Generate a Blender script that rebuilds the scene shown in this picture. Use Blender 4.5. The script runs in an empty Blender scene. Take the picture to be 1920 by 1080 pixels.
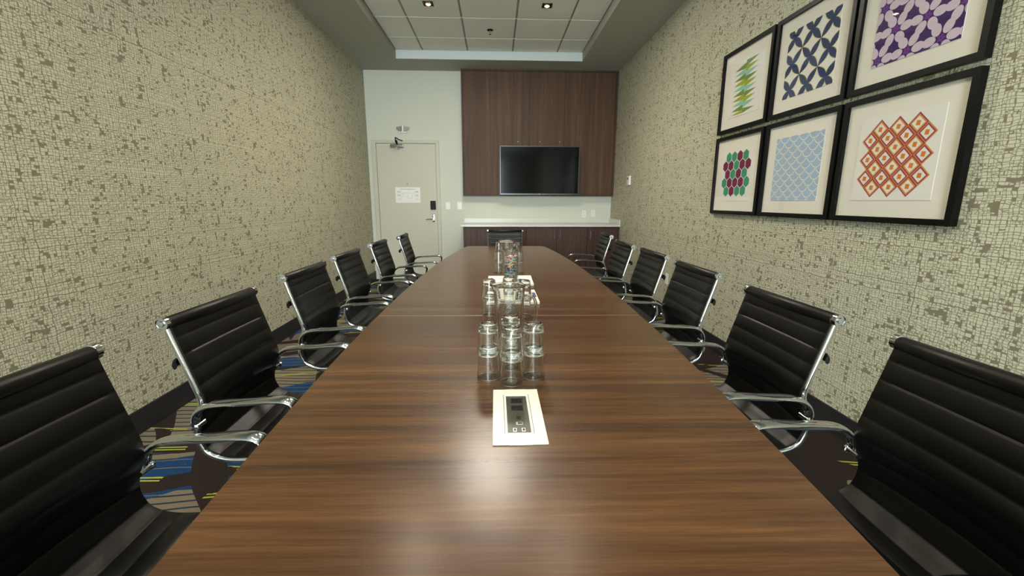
import bpy, bmesh, math, random
from mathutils import Vector, Matrix
random.seed(7)
PI = math.pi
S = bpy.context.scene
C = S.collection

# ------------------------------------------------------------------ camera, world, lights, exposure
CAM_H = 1.26
def _cam():
    p, y, r = [math.radians(a) for a in (11.4806, 2.2462, -0.1373)]
    B = Matrix(((1, 0, 0), (0, 0, -1), (0, 1, 0)))
    Ry = Matrix(((math.cos(y), 0, -math.sin(y)), (0, 1, 0), (math.sin(y), 0, math.cos(y))))
    Rx = Matrix(((1, 0, 0), (0, math.cos(p), -math.sin(p)), (0, math.sin(p), math.cos(p))))
    Rz = Matrix(((math.cos(r), math.sin(r), 0), (-math.sin(r), math.cos(r), 0), (0, 0, 1)))
    M = Rz @ Rx @ Ry @ B
    cd = bpy.data.cameras.new('camera'); o = bpy.data.objects.new('camera', cd); C.objects.link(o)
    cd.sensor_width = 36.0; cd.lens = 801.96 / 1920 * 36; cd.clip_start = 0.02; cd.clip_end = 100
    R = Matrix((M[0], -M[1], -M[2])).transposed()
    o.matrix_world = Matrix.Translation((0, 0, CAM_H)) @ R.to_4x4()
    S.camera = o
_cam()
W = bpy.data.worlds.new('daylight'); S.world = W; W.use_nodes = True
_bg = W.node_tree.nodes['Background']
_bg.inputs['Color'].default_value = (0.88, 1.0, 1.03, 1); _bg.inputs['Strength'].default_value = 40.0
S.view_settings.view_transform = 'Standard'; S.view_settings.look = 'None'
S.view_settings.gamma = 1.0; S.view_settings.exposure = 0.0; S.view_settings.use_curve_mapping = False
S.cycles.use_denoising = True
S.cycles.max_bounces = 28; S.cycles.transmission_bounces = 28; S.cycles.transparent_max_bounces = 16
S.cycles.diffuse_bounces = 5; S.cycles.glossy_bounces = 6
S.cycles.caustics_reflective = False
S.cycles.sample_clamp_indirect = 6.0

XL, XR, YB, YF, ZC = -1.9635, 1.875, 7.0, -5.6, 3.18       # room: left, right, far wall, wall behind the camera, soffit
WIN = (-1.88, .14, 0.20, 3.05)                            # window behind the camera: x0, x1, z0, z1
def area(name, loc, rot, sx, sy, power, col, portal=False, spread=None):
    l = bpy.data.lights.new(name, 'AREA'); l.shape = 'RECTANGLE'; l.size = sx; l.size_y = sy; l.energy = power; l.color = col
    if portal: l.cycles.is_portal = True
    if spread: l.spread = spread
    o = bpy.data.objects.new(name, l); C.objects.link(o); o.location = loc; o.rotation_euler = rot
    return o
area('window_portal', ((WIN[0]+WIN[1])/2, YF - 0.12, (WIN[2]+WIN[3])/2), (PI/2, 0, 0), WIN[1]-WIN[0], WIN[3]-WIN[2], 1, (1, 1, 1), portal=True)
TROFFER_EMIT = 62.0
SPOT_W = 22.0
SPOT_COL = (1.0, .87, .68)
TROFFER_COL = (1.0, .92, .77, 1)
BULB_EMIT = 60.0

# ------------------------------------------------------------------ node helpers
def srgb(r, g, b):
    f = lambda c: (c/255/12.92) if c/255 <= 0.04045 else ((c/255+0.055)/1.055)**2.4
    return (f(r), f(g), f(b), 1)
class NT:
    def __init__(s, name):
        s.m = bpy.data.materials.new(name); s.m.use_nodes = True; s.t = s.m.node_tree
        s.b = s.t.nodes['Principled BSDF']; s.out = s.t.nodes['Material Output']
    def n(s, typ, **k):
        x = s.t.nodes.new(typ)
        for a, v in k.items():
            if a.startswith('_'): setattr(x, a[1:], v)
        return x
    def put(s, inp, v):
        if hasattr(v, 'is_output') or isinstance(v, bpy.types.NodeSocket): s.t.links.new(v, inp)
        elif v is not None: inp.default_value = v
    def math(s, op, a, b=None, c=None, clamp=False):
        x = s.n('ShaderNodeMath', _operation=op, _use_clamp=clamp)
        for i, v in enumerate((a, b, c)):
            if v is not None: s.put(x.inputs[i], v)
        return x.outputs[0]
    def vm(s, op, a, b):
        x = s.n('ShaderNodeVectorMath', _operation=op); s.put(x.inputs[0], a); s.put(x.inputs[1], b); return x.outputs[0]
    def mix(s, f, a, b):
        x = s.n('ShaderNodeMix', _data_type='RGBA'); s.put(x.inputs[0], f); s.put(x.inputs[6], a); s.put(x.inputs[7], b); return x.outputs[2]
    def obj(s):
        return s.n('ShaderNodeTexCoord').outputs['Object']
    def sep(s, v):
        x = s.n('ShaderNodeSeparateXYZ'); s.put(x.inputs[0], v); return x.outputs
    def comb(s, x=0., y=0., z=0.):
        c = s.n('ShaderNodeCombineXYZ'); s.put(c.inputs[0], x); s.put(c.inputs[1], y); s.put(c.inputs[2], z); return c.outputs[0]
    def noise(s, v, scale, detail=2., rough=.5, dist=0.):
        x = s.n('ShaderNodeTexNoise'); s.put(x.inputs['Vector'], v); x.inputs['Scale'].default_value = scale
        x.inputs['Detail'].default_value = detail; x.inputs['Roughness'].default_value = rough; x.inputs['Distortion'].default_value = dist
        return x.outputs
    def ramp(s, f, stops):
        x = s.n('ShaderNodeValToRGB'); s.put(x.inputs[0], f); e = x.color_ramp.elements
        while len(e) < len(stops): e.new(.5)
        for i, (p, c) in enumerate(stops): e[i].position = p; e[i].color = c
        return x.outputs[0]
    def bump(s, h, strength, dist):
        x = s.n('ShaderNodeBump'); s.put(x.inputs['Height'], h); x.inputs['Strength'].default_value = strength; x.inputs['Distance'].default_value = dist
        s.t.links.new(x.outputs[0], s.b.inputs['Normal'])
    def col(s, c): s.put(s.b.inputs['Base Color'], c)
    def p(s, **k):
        for a, v in k.items(): s.put(s.b.inputs[a.replace('_', ' ')], v)
        return s.m
def plain(name, c, rough=.5, metal=0., fleck=.04, scale=60, **k):
    t = NT(name); nz = t.noise(t.obj(), scale, 3)[0]
    d = tuple(x*(1-fleck*2) for x in c[:3]) + (1,)
    t.col(t.mix(nz, d, c)); t.p(Roughness=rough, Metallic=metal, **k)
    return t.m

# ------------------------------------------------------------------ materials
def mat_wallpaper():
    t = NT('wallpaper'); x, y, z = t.sep(t.obj())
    base = t.vm('MULTIPLY', t.comb(t.math('ADD', x, y), z, 0.), (1.0, 1.04, 0))
    w1 = t.noise(base, 16, 2)[1]
    p = t.vm('ADD', base, t.vm('MULTIPLY', t.vm('SUBTRACT', w1, (.5, .5, .5)), (.022, .022, 0)))
    def bricks(v, bw, rh, seed, mortar, off=.37, freq=2, sq=1., sqf=2):
        k = t.n('ShaderNodeTexBrick', _offset=off, _offset_frequency=freq, _squash=sq, _squash_frequency=sqf)
        t.put(k.inputs['Vector'], t.vm('ADD', v, (seed, seed*1.3, 0))); k.inputs['Scale'].default_value = 1
        k.inputs['Color1'].default_value = (0, 0, 0, 1); k.inputs['Color2'].default_value = (1, 1, 1, 1); k.inputs['Mortar'].default_value = (0, 0, 0, 1)
        k.inputs['Mortar Size'].default_value = mortar; k.inputs['Mortar Smooth'].default_value = .3; k.inputs['Bias'].default_value = 0.
        k.inputs['Brick Width'].default_value = bw; k.inputs['Row Height'].default_value = rh
        return k.outputs['Fac'], t.sep(k.outputs['Color'])[0]
    px, py, _ = t.sep(p)
    # rows and columns of unequal width: stretch each axis by a slow wave first
    u = t.math('ADD', px, t.math('MULTIPLY', t.noise(t.comb(px, 0., 3.), 30, 1)[0], .028))
    v = t.math('ADD', py, t.math('MULTIPLY', t.noise(t.comb(py, 0., 7.), 34, 1)[0], .026))
    A_ = t.comb(u, v, 0.); B_ = t.comb(v, u, 0.)
    l1, r1 = bricks(A_, .034, .0125, .2, .0012, .41, 2, .55, 3)
    l2, r2 = bricks(B_, .046, .0165, 5.3, .0012, .63, 3, 1.7, 2)
    rot = t.vm('ADD', t.comb(t.math('ADD', t.math('MULTIPLY', u, .93), t.math('MULTIPLY', v, .36)), t.math('SUBTRACT', t.math('MULTIPLY', v, .93), t.math('MULTIPLY', u, .36)), 0.), (0, 0, 0))
    l3, r3 = bricks(rot, .07, .026, 2.9, .0010, .3, 2)
    f1 = t.math('LESS_THAN', t.math('ADD', r1, t.math('MULTIPLY', r2, .8)), t.math('MULTIPLY', t.noise(p, 13, 1)[0], .71))
    m = t.math('MAXIMUM', t.math('MAXIMUM', l1, l2), t.math('MAXIMUM', t.math('MULTIPLY', l3, t.math('GREATER_THAN', t.noise(p, 8, 0)[0], .46)), f1))
    t.col(t.mix(m, srgb(198, 197, 174), srgb(124, 119, 98)))
    t.bump(m, .2, .0005)
    return t.p(Roughness=.62, Specular_IOR_Level=.35)
def mat_wood(name, axis, cols, fine, coarse, rough, coat=0., spec=.3):
    """axis: scale vector, small along the grain"""
    t = NT(name); v = t.obj()
    a = t.noise(t.vm('MULTIPLY', v, tuple(k*coarse for k in axis)), 1, 4, .6, .6)[0]
    b = t.noise(t.vm('MULTIPLY', v, tuple(k*fine for k in axis)), 1, 3, .65)[0]
    c = t.noise(t.vm('MULTIPLY', v, tuple(k*fine*5 for k in axis)), 1, 2, .6)[0]
    f = t.math('ADD', t.math('MULTIPLY', a, .55), t.math('ADD', t.math('MULTIPLY', b, .3), t.math('MULTIPLY', c, .15)))
    t.col(t.ramp(f, cols)); t.bump(c, .08, .0004)
    return t.p(Roughness=rough, Coat_Weight=coat, Coat_Roughness=.3, Specular_IOR_Level=spec)
CARPET = (3.3, 1.7)
def mat_carpet():
    t = NT('patterned_carpet'); v = t.obj(); x, y, z = t.sep(v)
    base = t.comb(t.math('ADD', x, CARPET[0]), t.math('ADD', y, CARPET[1]), 0.)
    q = t.vm('MULTIPLY', t.vm('ADD', base, t.vm('MULTIPLY', t.noise(base, 1.6, 0)[1], (.35, .25, 0))), (2.6, 3.6, 0))
    vo = t.n('ShaderNodeTexVoronoi', _voronoi_dimensions='2D', _distance='MANHATTAN', _feature='F1'); t.put(vo.inputs['Vector'], q); vo.inputs['Scale'].default_value = 1
    r, g, b = t.sep(vo.outputs['Color'])
    tuft = t.noise(base, 330, 1)[0]
    grey = t.mix(tuft, srgb(70, 62, 50), srgb(142, 130, 108))
    blue = t.mix(tuft, srgb(16, 42, 74), srgb(32, 70, 112))
    dark = t.mix(tuft, srgb(30, 24, 22), srgb(50, 42, 38))
    wob = t.math('ADD', y, t.math('MULTIPLY', t.noise(base, 2.2, 0)[0], .10))
    def stripes(coord, period, width, ph=0.):
        return t.math('LESS_THAN', t.math('PINGPONG', t.math('ADD', coord, ph), period/2), width/2)
    s1 = stripes(wob, .052, .012)
    greyS = t.mix(s1, grey, t.mix(.5, dark, blue))
    blueS = t.mix(stripes(wob, .060, .005, .02), blue, srgb(110, 100, 84))
    kind = t.mix(t.math('GREATER_THAN', r, .52), greyS, blueS)
    # broad dark strokes at odd angles
    u = t.math('ADD', t.math('ADD', t.math('MULTIPLY', x, .9), t.math('MULTIPLY', y, .45)), CARPET[0])
    w = t.math('SUBTRACT', t.math('MULTIPLY', x, .35), t.math('MULTIPLY', y, .95))
    d1 = t.math('GREATER_THAN', t.noise(t.comb(t.math('MULTIPLY', u, 5.5), t.math('MULTIPLY', w, 1.1), 0.), 1, 0)[0], .60)
    d2 = t.math('GREATER_THAN', t.noise(t.comb(t.math('MULTIPLY', u, 1.2), t.math('MULTIPLY', w, 6.), 4.), 1, 0)[0], .62)
    kind = t.mix(t.math('MAXIMUM', t.math('MAXIMUM', d1, d2), t.math('GREATER_THAN', g, .86)), kind, dark)
    yl = t.math('ADD', y, t.math('MULTIPLY', t.math('SUBTRACT', b, .5), t.math('MULTIPLY', x, .35)))
    ys = t.math('MAXIMUM', stripes(yl, .30, .010), stripes(yl, .30, .010, .022))
    ymask = t.math('GREATER_THAN', t.noise(base, 2.6, 0)[0], .49)
    kind = t.mix(t.math('MULTIPLY', ys, ymask), kind, srgb(150, 158, 62))
    t.col(kind); t.bump(tuft, .6, .002)
    return t.p(Roughness=.95, Specular_IOR_Level=.1)
def mat_glass(name, tint=(1, 1, 1, 1), rough=0.):
    t = NT(name); nz = t.noise(t.obj(), 40, 1)[0]
    t.col(tint); t.p(Roughness=rough, IOR=1.5, Transmission_Weight=1.0)
    return t.m
def mat_pane():
    t = NT('picture_glass')
    tr = t.n('ShaderNodeBsdfTransparent'); gl = t.n('ShaderNodeBsdfGlossy'); gl.inputs['Roughness'].default_value = .02
    lw = t.n('ShaderNodeLayerWeight'); fac = t.math('ADD', .035, t.math('MULTIPLY', t.math('POWER', lw.outputs['Facing'], 5.), .9))
    mx = t.n('ShaderNodeMixShader'); t.put(mx.inputs[0], fac); t.put(mx.inputs[1], tr.outputs[0]); t.put(mx.inputs[2], gl.outputs[0])
    t.t.links.new(mx.outputs[0], t.out.inputs[0]); return t.m
def emit(name, c, s):
    t = NT(name); t.col(c); t.put(t.b.inputs['Emission Color'], c); t.p(Emission_Strength=s, Roughness=.5); return t.m

M = {}
M['wallpaper'] = mat_wallpaper()
M['carpet'] = mat_carpet()
M['table'] = mat_wood('walnut_tabletop', (.035, 1, 1), [(.31, srgb(42, 27, 16)), (.45, srgb(72, 48, 29)), (.57, srgb(91, 63, 38)), (.74, srgb(118, 85, 53))], 80, 17, .27, 0., .42)
M['cabinet'] = mat_wood('dark_cabinet_laminate', (1, 1, .03), [(.28, srgb(54, 38, 27)), (.5, srgb(80, 57, 42)), (.72, srgb(104, 78, 58))], 90, 22, .5, 0., .2)
M['basewood'] = mat_wood('dark_base_laminate', (1, 1, .03), [(.28, srgb(40, 27, 22)), (.5, srgb(66, 45, 36)), (.72, srgb(90, 64, 52))], 90, 22, .5)
M['apron'] = mat_wood('walnut_base_panel', (1, 1, .05), [(.3, srgb(60, 38, 24)), (.7, srgb(110, 76, 50))], 60, 14, .45)
M['backwall'] = plain('pale_textured_paint', srgb(208, 210, 198), .75, fleck=.05, scale=70)
M['soffit'] = plain('soffit_paint', srgb(166, 166, 156), .8, fleck=.02)
M['traywhite'] = plain('white_tray_paint', srgb(205, 212, 212), .7, fleck=.01)
M['tile'] = plain('mineral_ceiling_tile', srgb(240, 240, 234), .9, fleck=.05, scale=220)
M['gridbar'] = plain('grey_grid_metal', srgb(140, 141, 134), .6, fleck=.01)
M['door'] = plain('greige_door_paint', srgb(194, 190, 172), .5, fleck=.02)
M['black'] = plain('black_vinyl_base', srgb(30, 29, 32), .55, fleck=.06)
M['frame'] = plain('black_picture_frame', srgb(8, 8, 8), .4, fleck=.1, Specular_IOR_Level=.2)
M['leather'] = plain('black_ribbed_leather', srgb(9, 8, 7), .40, fleck=.15, scale=400, Specular_IOR_Level=.26)
M['plastic'] = plain('black_plastic', srgb(12, 12, 13), .5, Specular_IOR_Level=.2)
M['chrome'] = plain('polished_chrome', (.60, .62, .65, 1), .08, 1.0, fleck=.01)
M['brushed'] = plain('brushed_steel', (.55, .55, .54, 1), .3, 1.0, fleck=.05)
M['white'] = plain('white_plastic', srgb(226, 226, 220), .4, fleck=.01)
M['quartz'] = plain('white_quartz', srgb(208, 208, 202), .3, fleck=.03, scale=200)
M['paper'] = plain('white_paper', srgb(236, 234, 228), .8, fleck=.01)
M['mat'] = plain('mat_board', srgb(236, 232, 220), .85, fleck=.01)
M['print'] = plain('print_paper', srgb(238, 236, 230), .85, fleck=.01)
M['screen'] = plain('black_glass_screen', srgb(2, 3, 4), .1, fleck=.1, Specular_IOR_Level=.18)
M['bezel'] = plain('tv_bezel', (.07, .07, .075, 1), .3, 1.0, fleck=.05)
M['powerwhite'] = plain('white_power_plate', srgb(232, 230, 222), .35, fleck=.01)
M['powerdark'] = plain('charcoal_socket_strip', srgb(62, 61, 54), .35, fleck=.05)
M['pit'] = plain('socket_hole', srgb(8, 8, 8), .5)
M['glass'] = mat_glass('clear_glass', (.97, .985, .98, 1))
M['pane'] = mat_pane()
TROFFER2_EMIT = 14.0
M['troffer'] = emit('lit_diffuser', TROFFER_COL, TROFFER_EMIT)
M['troffer2'] = emit('lit_diffuser_near', TROFFER_COL, TROFFER2_EMIT)
M['bulb'] = emit('warm_lamp', (1.0, .66, .34, 1), BULB_EMIT)
M['bulbring'] = plain('gold_reflector', srgb(190, 120, 50), .25, .9)
M['blueink'] = plain('blue_ink', srgb(46, 52, 130), .7)
M['greyink'] = plain('grey_ink', srgb(120, 122, 126), .8)
M['seam'] = plain('pale_seam_edge', srgb(190, 150, 110), .6)

# ------------------------------------------------------------------ mesh helpers
def new(): return bmesh.new()
def box(bm, x0, x1, y0, y1, z0, z1, bev=0., mi=0):
    vs = [bm.verts.new(c) for c in ((x0,y0,z0),(x1,y0,z0),(x1,y1,z0),(x0,y1,z0),(x0,y0,z1),(x1,y0,z1),(x1,y1,z1),(x0,y1,z1))]
    fs = [bm.faces.new([vs[i] for i in q]) for q in ((3,2,1,0),(4,5,6,7),(0,1,5,4),(1,2,6,5),(2,3,7,6),(3,0,4,7))]
    for f in fs: f.material_index = mi
    if bev:
        es = list({e for f in fs for e in f.edges})
        bmesh.ops.bevel(bm, geom=es, offset=bev, segments=2, profile=.6, affect='EDGES')
    return bm
def prism(bm, pts, z0, z1, mi=0, bev=0.):
    a = [bm.verts.new((x, y, z0)) for x, y in pts]; b = [bm.verts.new((x, y, z1)) for x, y in pts]
    n = len(pts); f1 = bm.faces.new(a[::-1]); f2 = bm.faces.new(b); f1.material_index = f2.material_index = mi
    for i in range(n):
        f = bm.faces.new((a[i], a[(i+1) % n], b[(i+1) % n], b[i])); f.material_index = mi
    if bev: bmesh.ops.bevel(bm, geom=list(f2.edges), offset=bev, segments=2, profile=.6, affect='EDGES')
    return bm
def lathe(bm, prof, c=(0,0,0), seg=32, axis='Z', mi=0):
    """prof: (r, h) list. r == 0 closes."""
    rings = []
    def P(r, h, a):
        x, y = r*math.cos(a), r*math.sin(a)
        if axis == 'Z': v = (x, y, h)
        elif axis == 'Y': v = (x, h, y)
        else: v = (h, x, y)
        return (v[0]+c[0], v[1]+c[1], v[2]+c[2])
    for r, h in prof:
        if r < 1e-6: rings.append([bm.verts.new(P(0, h, 0))])
        else: rings.append([bm.verts.new(P(r, h, 2*PI*i/seg)) for i in range(seg)])
    for a, b in zip(rings, rings[1:]):
        for i in range(seg):
            j = (i+1) % seg
            if len(a) == 1 and len(b) == 1: continue
            if len(a) == 1: f = bm.faces.new((a[0], b[j], b[i]))
            elif len(b) == 1: f = bm.faces.new((a[i], a[j], b[0]))
            else: f = bm.faces.new((a[i], a[j], b[j], b[i]))
            f.material_index = mi
    return bm
def dense(prof, step=.006):
    out = [prof[0]]
    for a, b in zip(prof, prof[1:]):
        L = math.hypot(b[0]-a[0], b[1]-a[1]); n = max(1, int(L/step))
        if min(a[0], b[0]) < 1e-6: n = 1
        e = .0006/L if L > .004 else 0
        if e and n > 1: out.append((a[0]+(b[0]-a[0])*e, a[1]+(b[1]-a[1])*e))
        for i in range(1, n): out.append((a[0]+(b[0]-a[0])*i/n, a[1]+(b[1]-a[1])*i/n))
        if e and n > 1: out.append((a[0]+(b[0]-a[0])*(1-e), a[1]+(b[1]-a[1])*(1-e)))
        out.append(b)
    return out
def smoothpath(pts, n=6):
    out = []
    P = [Vector(p) for p in pts]
    for i in range(len(P)-1):
        p0 = P[max(i-1, 0)]; p1 = P[i]; p2 = P[i+1]; p3 = P[min(i+2, len(P)-1)]
        for k in range(n):
            t = k/n
            out.append(.5*((2*p1) + (p2-p0)*t + (2*p0-5*p1+4*p2-p3)*t*t + (3*p1-p0-3*p2+p3)*t**3))
    out.append(P[-1]); return out
def sweep(bm, pts, a, b=None, seg=12, side=None, mi=0, ra=None):
    """tube; a = half size along the side vector, b = along the other; ra(i/n) scales"""
    b = b or a; P = [Vector(p) for p in pts]; rings = []; n = len(P)
    prev = None
    for i, p in enumerate(P):
        d = (P[min(i+1, n-1)] - P[max(i-1, 0)]).normalized()
        if side is not None: s = Vector(side)
        else:
            if prev is None: prev = d.orthogonal().normalized()
            s = prev
        s = (s - d*s.dot(d)).normalized(); prev = s; t = d.cross(s).normalized()
        k = ra(i/(n-1)) if ra else 1.
        rings.append([bm.verts.new(p + s*(a*k*math.cos(2*PI*j/seg)) + t*(b*k*math.sin(2*PI*j/seg))) for j in range(seg)])
    for A, B in zip(rings, rings[1:]):
        for j in range(seg):
            f = bm.faces.new((A[j], A[(j+1) % seg], B[(j+1) % seg], B[j])); f.material_index = mi
    f = bm.faces.new(rings[0][::-1]); f.material_index = mi
    f = bm.faces.new(rings[-1]); f.material_index = mi
    return bm
def obj(name, bm, mats, parent=None, smooth=False, angle=None):
    bmesh.ops.recalc_face_normals(bm, faces=bm.faces)
    me = bpy.data.meshes.new(name); bm.to_mesh(me); bm.free()
    for m in (mats if isinstance(mats, (list, tuple)) else [mats]): me.materials.append(M[m] if isinstance(m, str) else m)
    if smooth:
        for p in me.polygons: p.use_smooth = True
        if angle is not False:
            try: me.set_sharp_from_angle(angle=math.radians(angle or 35))
            except Exception: pass
    o = bpy.data.objects.new(name, me); C.objects.link(o)
    if parent: o.parent = parent
    return o
def tag(o, label, cat, group=None, kind=None):
    o['label'] = label; o['category'] = cat
    if group: o['group'] = group
    if kind: o['kind'] = kind
    return o
def thing(name, label, cat, loc=(0,0,0), rz=0., group=None):
    o = bpy.data.objects.new(name, None); C.objects.link(o); o.empty_display_size = .05
    o.location = loc; o.rotation_euler = (0, 0, rz); return tag(o, label, cat, group)
def struct(o, label=None):
    o['kind'] = 'structure'
    if label: o['label'] = label
    return o
def copy_tree(o, parent=None):
    c = o.copy(); C.objects.link(c)
    if parent: c.parent = parent
    for ch in list(o.children): copy_tree(ch, c)
    return c

# ------------------------------------------------------------------ room shell
bm = new(); box(bm, XL, XR, YF, YB, -.05, 0); struct(obj('floor', bm, 'carpet'), 'dark patterned carpet with blue and grey patches and yellow-green lines')
bm = new(); box(bm, XL-.12, XL, YF-.15, YB+.12, -.05, 3.45); struct(obj('wall_left', bm, 'wallpaper'), 'wall in grey-beige crackle wallpaper without pictures')
bm = new(); box(bm, XR, XR+.12, YF-.15, YB+.12, -.05, 3.45); struct(obj('wall_right', bm, 'wallpaper'), 'wall in grey-beige crackle wallpaper that carries the pictures')
bm = new(); box(bm, XL, XR, YB, YB+.12, -.05, 3.45); struct(obj('wall_back', bm, 'backwall'), 'pale end wall with the door')
bm = new()
for q in ((XL, WIN[0], -.05, 3.45), (WIN[1], XR, -.05, 3.45), (WIN[0], WIN[1], -.05, WIN[2]), (WIN[0], WIN[1], WIN[3], 3.45)):
    box(bm, q[0], q[1], YF-.12, YF, q[2], q[3])
struct(obj('wall_front', bm, 'backwall'), 'pale wall behind the camera with a window')
bm = new(); w = .05
box(bm, WIN[0], WIN[1], YF-.08, YF-.03, WIN[2], WIN[2]+w); box(bm, WIN[0], WIN[1], YF-.08, YF-.03, WIN[3]-w, WIN[3])
for xx in (WIN[0], (WIN[0]+WIN[1])/2-w/2, WIN[1]-w): box(bm, xx, xx+w, YF-.08, YF-.03, WIN[2]+w, WIN[3]-w)
struct(obj('window_1', bm, 'brushed'), 'wide window behind the camera')
for nm, x0, x1 in (('baseboard_left', XL, XL+.012), ('baseboard_right', XR-.012, XR)):
    bm = new(); box(bm, x0, x1, YF, YB if nm.endswith('left') else 6.46, 0, .137, .003); struct(obj(nm, bm, 'black'), 'tall black vinyl baseboard')
bm = new(); box(bm, -.865, -.476, YB-.012, YB, 0, .137, .003); struct(obj('baseboard_back', bm, 'black'), 'black vinyl baseboard beside the door')

# ceiling soffit with a tray
TX0, TX1, TY0, TY1, TZ = -1.36, 1.236, -4.75, 6.462, 3.29
bm = new()
for q in ((XL, TX0, YF, YB), (TX1, XR, YF, YB), (TX0, TX1, YF, TY0), (TX0, TX1, TY1, YB)): box(bm, q[0], q[1], q[2], q[3], ZC, 3.40)
ceil = struct(obj('ceiling', bm, 'soffit'), 'painted soffit around a recessed tray of ceiling tiles')
bm = new(); box(bm, TX0, TX1, TY1-.006, TY1, ZC+.001, 3.40); obj('tray_fascia', bm, 'traywhite', ceil)
bm = new(); box(bm, TX0, TX1, TY0, TY0+.006, ZC+.001, 3.40); obj('tray_fascia', bm, 'traywhite', ceil)
for x0, x1 in ((TX0, TX0+.006), (TX1-.006, TX1)):
    bm = new(); box(bm, x0, x1, TY0+.006, TY1-.006, ZC+.001, 3.40); obj('tray_fascia', bm, 'soffit', ceil)
bm = new(); box(bm, XL, XR, YF, YB, 3.40, 3.45); obj('deck', bm, 'soffit', ceil)
gx = [TX0+.006, -.983, -.367, .253, .872, TX1-.006]
gy = [TY1-.006] + [5.975 - .612*k for k in range(0, 18)]
gy = [v for v in gy if v > TY0+.1] + [TY0+.006]
for i, x in enumerate(gx[1:-1]):
    bm = new(); box(bm, x-.012, x+.012, TY0+.006, TY1-.006, TZ+.004, TZ+.03); obj('grid_bar', bm, 'gridbar', ceil)
for y in gy[1:-1]:
    bm = new(); box(bm, TX0+.006, TX1-.006, y-.012, y+.012, TZ+.0035, TZ+.03); obj('grid_bar', bm, 'white', ceil)
for x0, x1 in ((gx[0], gx[0]+.018), (gx[-1]-.018, gx[-1])):
    bm = new(); box(bm, x0, x1, TY0+.006, TY1-.006, TZ+.008, TZ+.03); obj('wall_angle', bm, 'gridbar', ceil)
TROF_ROWS = [3, 9, 15]
tiles = {}
for r in range(len(gy)-1):
    for c in range(5):
        if c == 2 and r in TROF_ROWS: continue
        g = .011
        bm = new(); box(bm, gx[c]+g, gx[c+1]-g, gy[r+1]+g, gy[r]-g, TZ, TZ+.02, .003)
        obj('ceiling_tile', bm, 'tile', ceil)
tn = ['lit square ceiling light panel closest to the wood cabinet wall', 'lit square ceiling light panel over the middle of the table', 'lit square ceiling light panel by the window']
for k, r in enumerate(TROF_ROWS):
    x0, x1, y0, y1 = gx[2]+.006, gx[3]-.006, gy[r+1]+.006, gy[r]-.006
    t = thing('ceiling_light_panel', tn[k], 'light', ((x0+x1)/2, (y0+y1)/2, TZ), group='square light panels in the ceiling tray')
    hx, hy = (x1-x0)/2, (y1-y0)/2
    bm = new(); box(bm, -hx, hx, -hy, -hy+.025, 0, .03); box(bm, -hx, hx, hy-.025, hy, 0, .03); box(bm, -hx, -hx+.025, -hy+.025, hy-.025, 0, .03); box(bm, hx-.025, hx, -hy+.025, hy-.025, 0, .03)
    obj('frame', bm, 'white', t)
    bm = new(); box(bm, -hx+.025, hx-.025, -hy+.025, hy-.025, .008, .03); obj('diffuser', bm, 'troffer' if k == 0 else 'troffer2', t)
# small square downlights
def downlight():
    t = thing('recessed_downlight', '', 'light')
    bm = new(); h, w = .053, .012
    for q in ((-h, h, -h, -h+w), (-h, h, h-w, h), (-h, -h+w, -h+w, h-w), (h-w, h, -h+w, h-w)): box(bm, q[0], q[1], q[2], q[3], -.006, 0)
    obj('trim', bm, 'plastic', t)
    bm = new(); box(bm, -h+w, h-w, -h+w, h-w, -.003, 0); obj('baffle', bm, 'plastic', t)
    bm = new(); lathe(bm, [(.034, -.004), (.036, -.009), (.027, -.012), (.022, -.006)], seg=24); obj('reflector', bm, 'bulbring', t, True)
    bm = new(); lathe(bm, [(.023, -.004), (.021, -.011), (.012, -.017), (0, -.019)], seg=20); obj('bulb', bm, 'bulb', t, True)
    return t
dl = downlight(); first = True
dls = [(-.69, 5.02, 'square black downlight in the tile over the door side, beyond the sprinkler end'), (.56, 5.01, 'square black downlight in the tile on the picture wall side, near the sprinkler')]
dls[0] = (-.69, 5.02, 'square black warm downlight near the sprinkler, on the door side of the ceiling tray')
dls[1] = (.56, 5.01, 'square black warm downlight near the sprinkler, on the picture wall side of the tray')
rowname = {3.19: 'second', 1.36: 'third', -.47: 'fourth', -2.30: 'fifth', -4.13: 'last'}
for y, nme in rowname.items():
    dls.append((-.69, y, 'square black warm downlight of the %s pair counted from the sprinkler, plain wall side' % nme))
    dls.append((.56, y, 'square black warm downlight of the %s pair counted from the sprinkler, picture wall side' % nme))
for x, y, lab in dls:
    o = dl if first else copy_tree(dl); first = False
    o.location = (x, y, TZ); o['label'] = lab; o['group'] = 'square downlights in the ceiling tray'
    l = bpy.data.lights.new('downlight_lamp', 'SPOT'); l.energy = SPOT_W * (1.45 if x < 0 else .6); l.color = SPOT_COL; l.spot_size = math.radians(125); l.spot_blend = .9; l.shadow_soft_size = .03
    lo = bpy.data.objects.new('downlight_lamp', l); C.objects.link(lo); lo.location = (0, 0, -.03); lo.parent = o
t = thing('fire_sprinkler', 'small dark sprinkler head hanging from a ceiling tile', 'sprinkler', (-.05, 5.70, TZ))
bm = new(); lathe(bm, [(.0, -.001), (.038, -.001), (.036, -.006), (.018, -.010), (0, -.010)], seg=28); obj('escutcheon', bm, 'plastic', t, True)
bm = new(); lathe(bm, [(.0, -.008), (.010, -.008), (.010, -.022), (.006, -.024), (.0, -.024)], seg=14)
for s in (-1, 1): sweep(bm, [(s*.008, 0, -.02), (s*.014, 0, -.034), (s*.004, 0, -.05)], .002, seg=6)
obj('nozzle', bm, 'brushed', t, True)
bm = new(); lathe(bm, [(0, -.049), (.014, -.049), (.014, -.051), (0, -.052)], seg=16); obj('deflector', bm, 'plastic', t)

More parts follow.
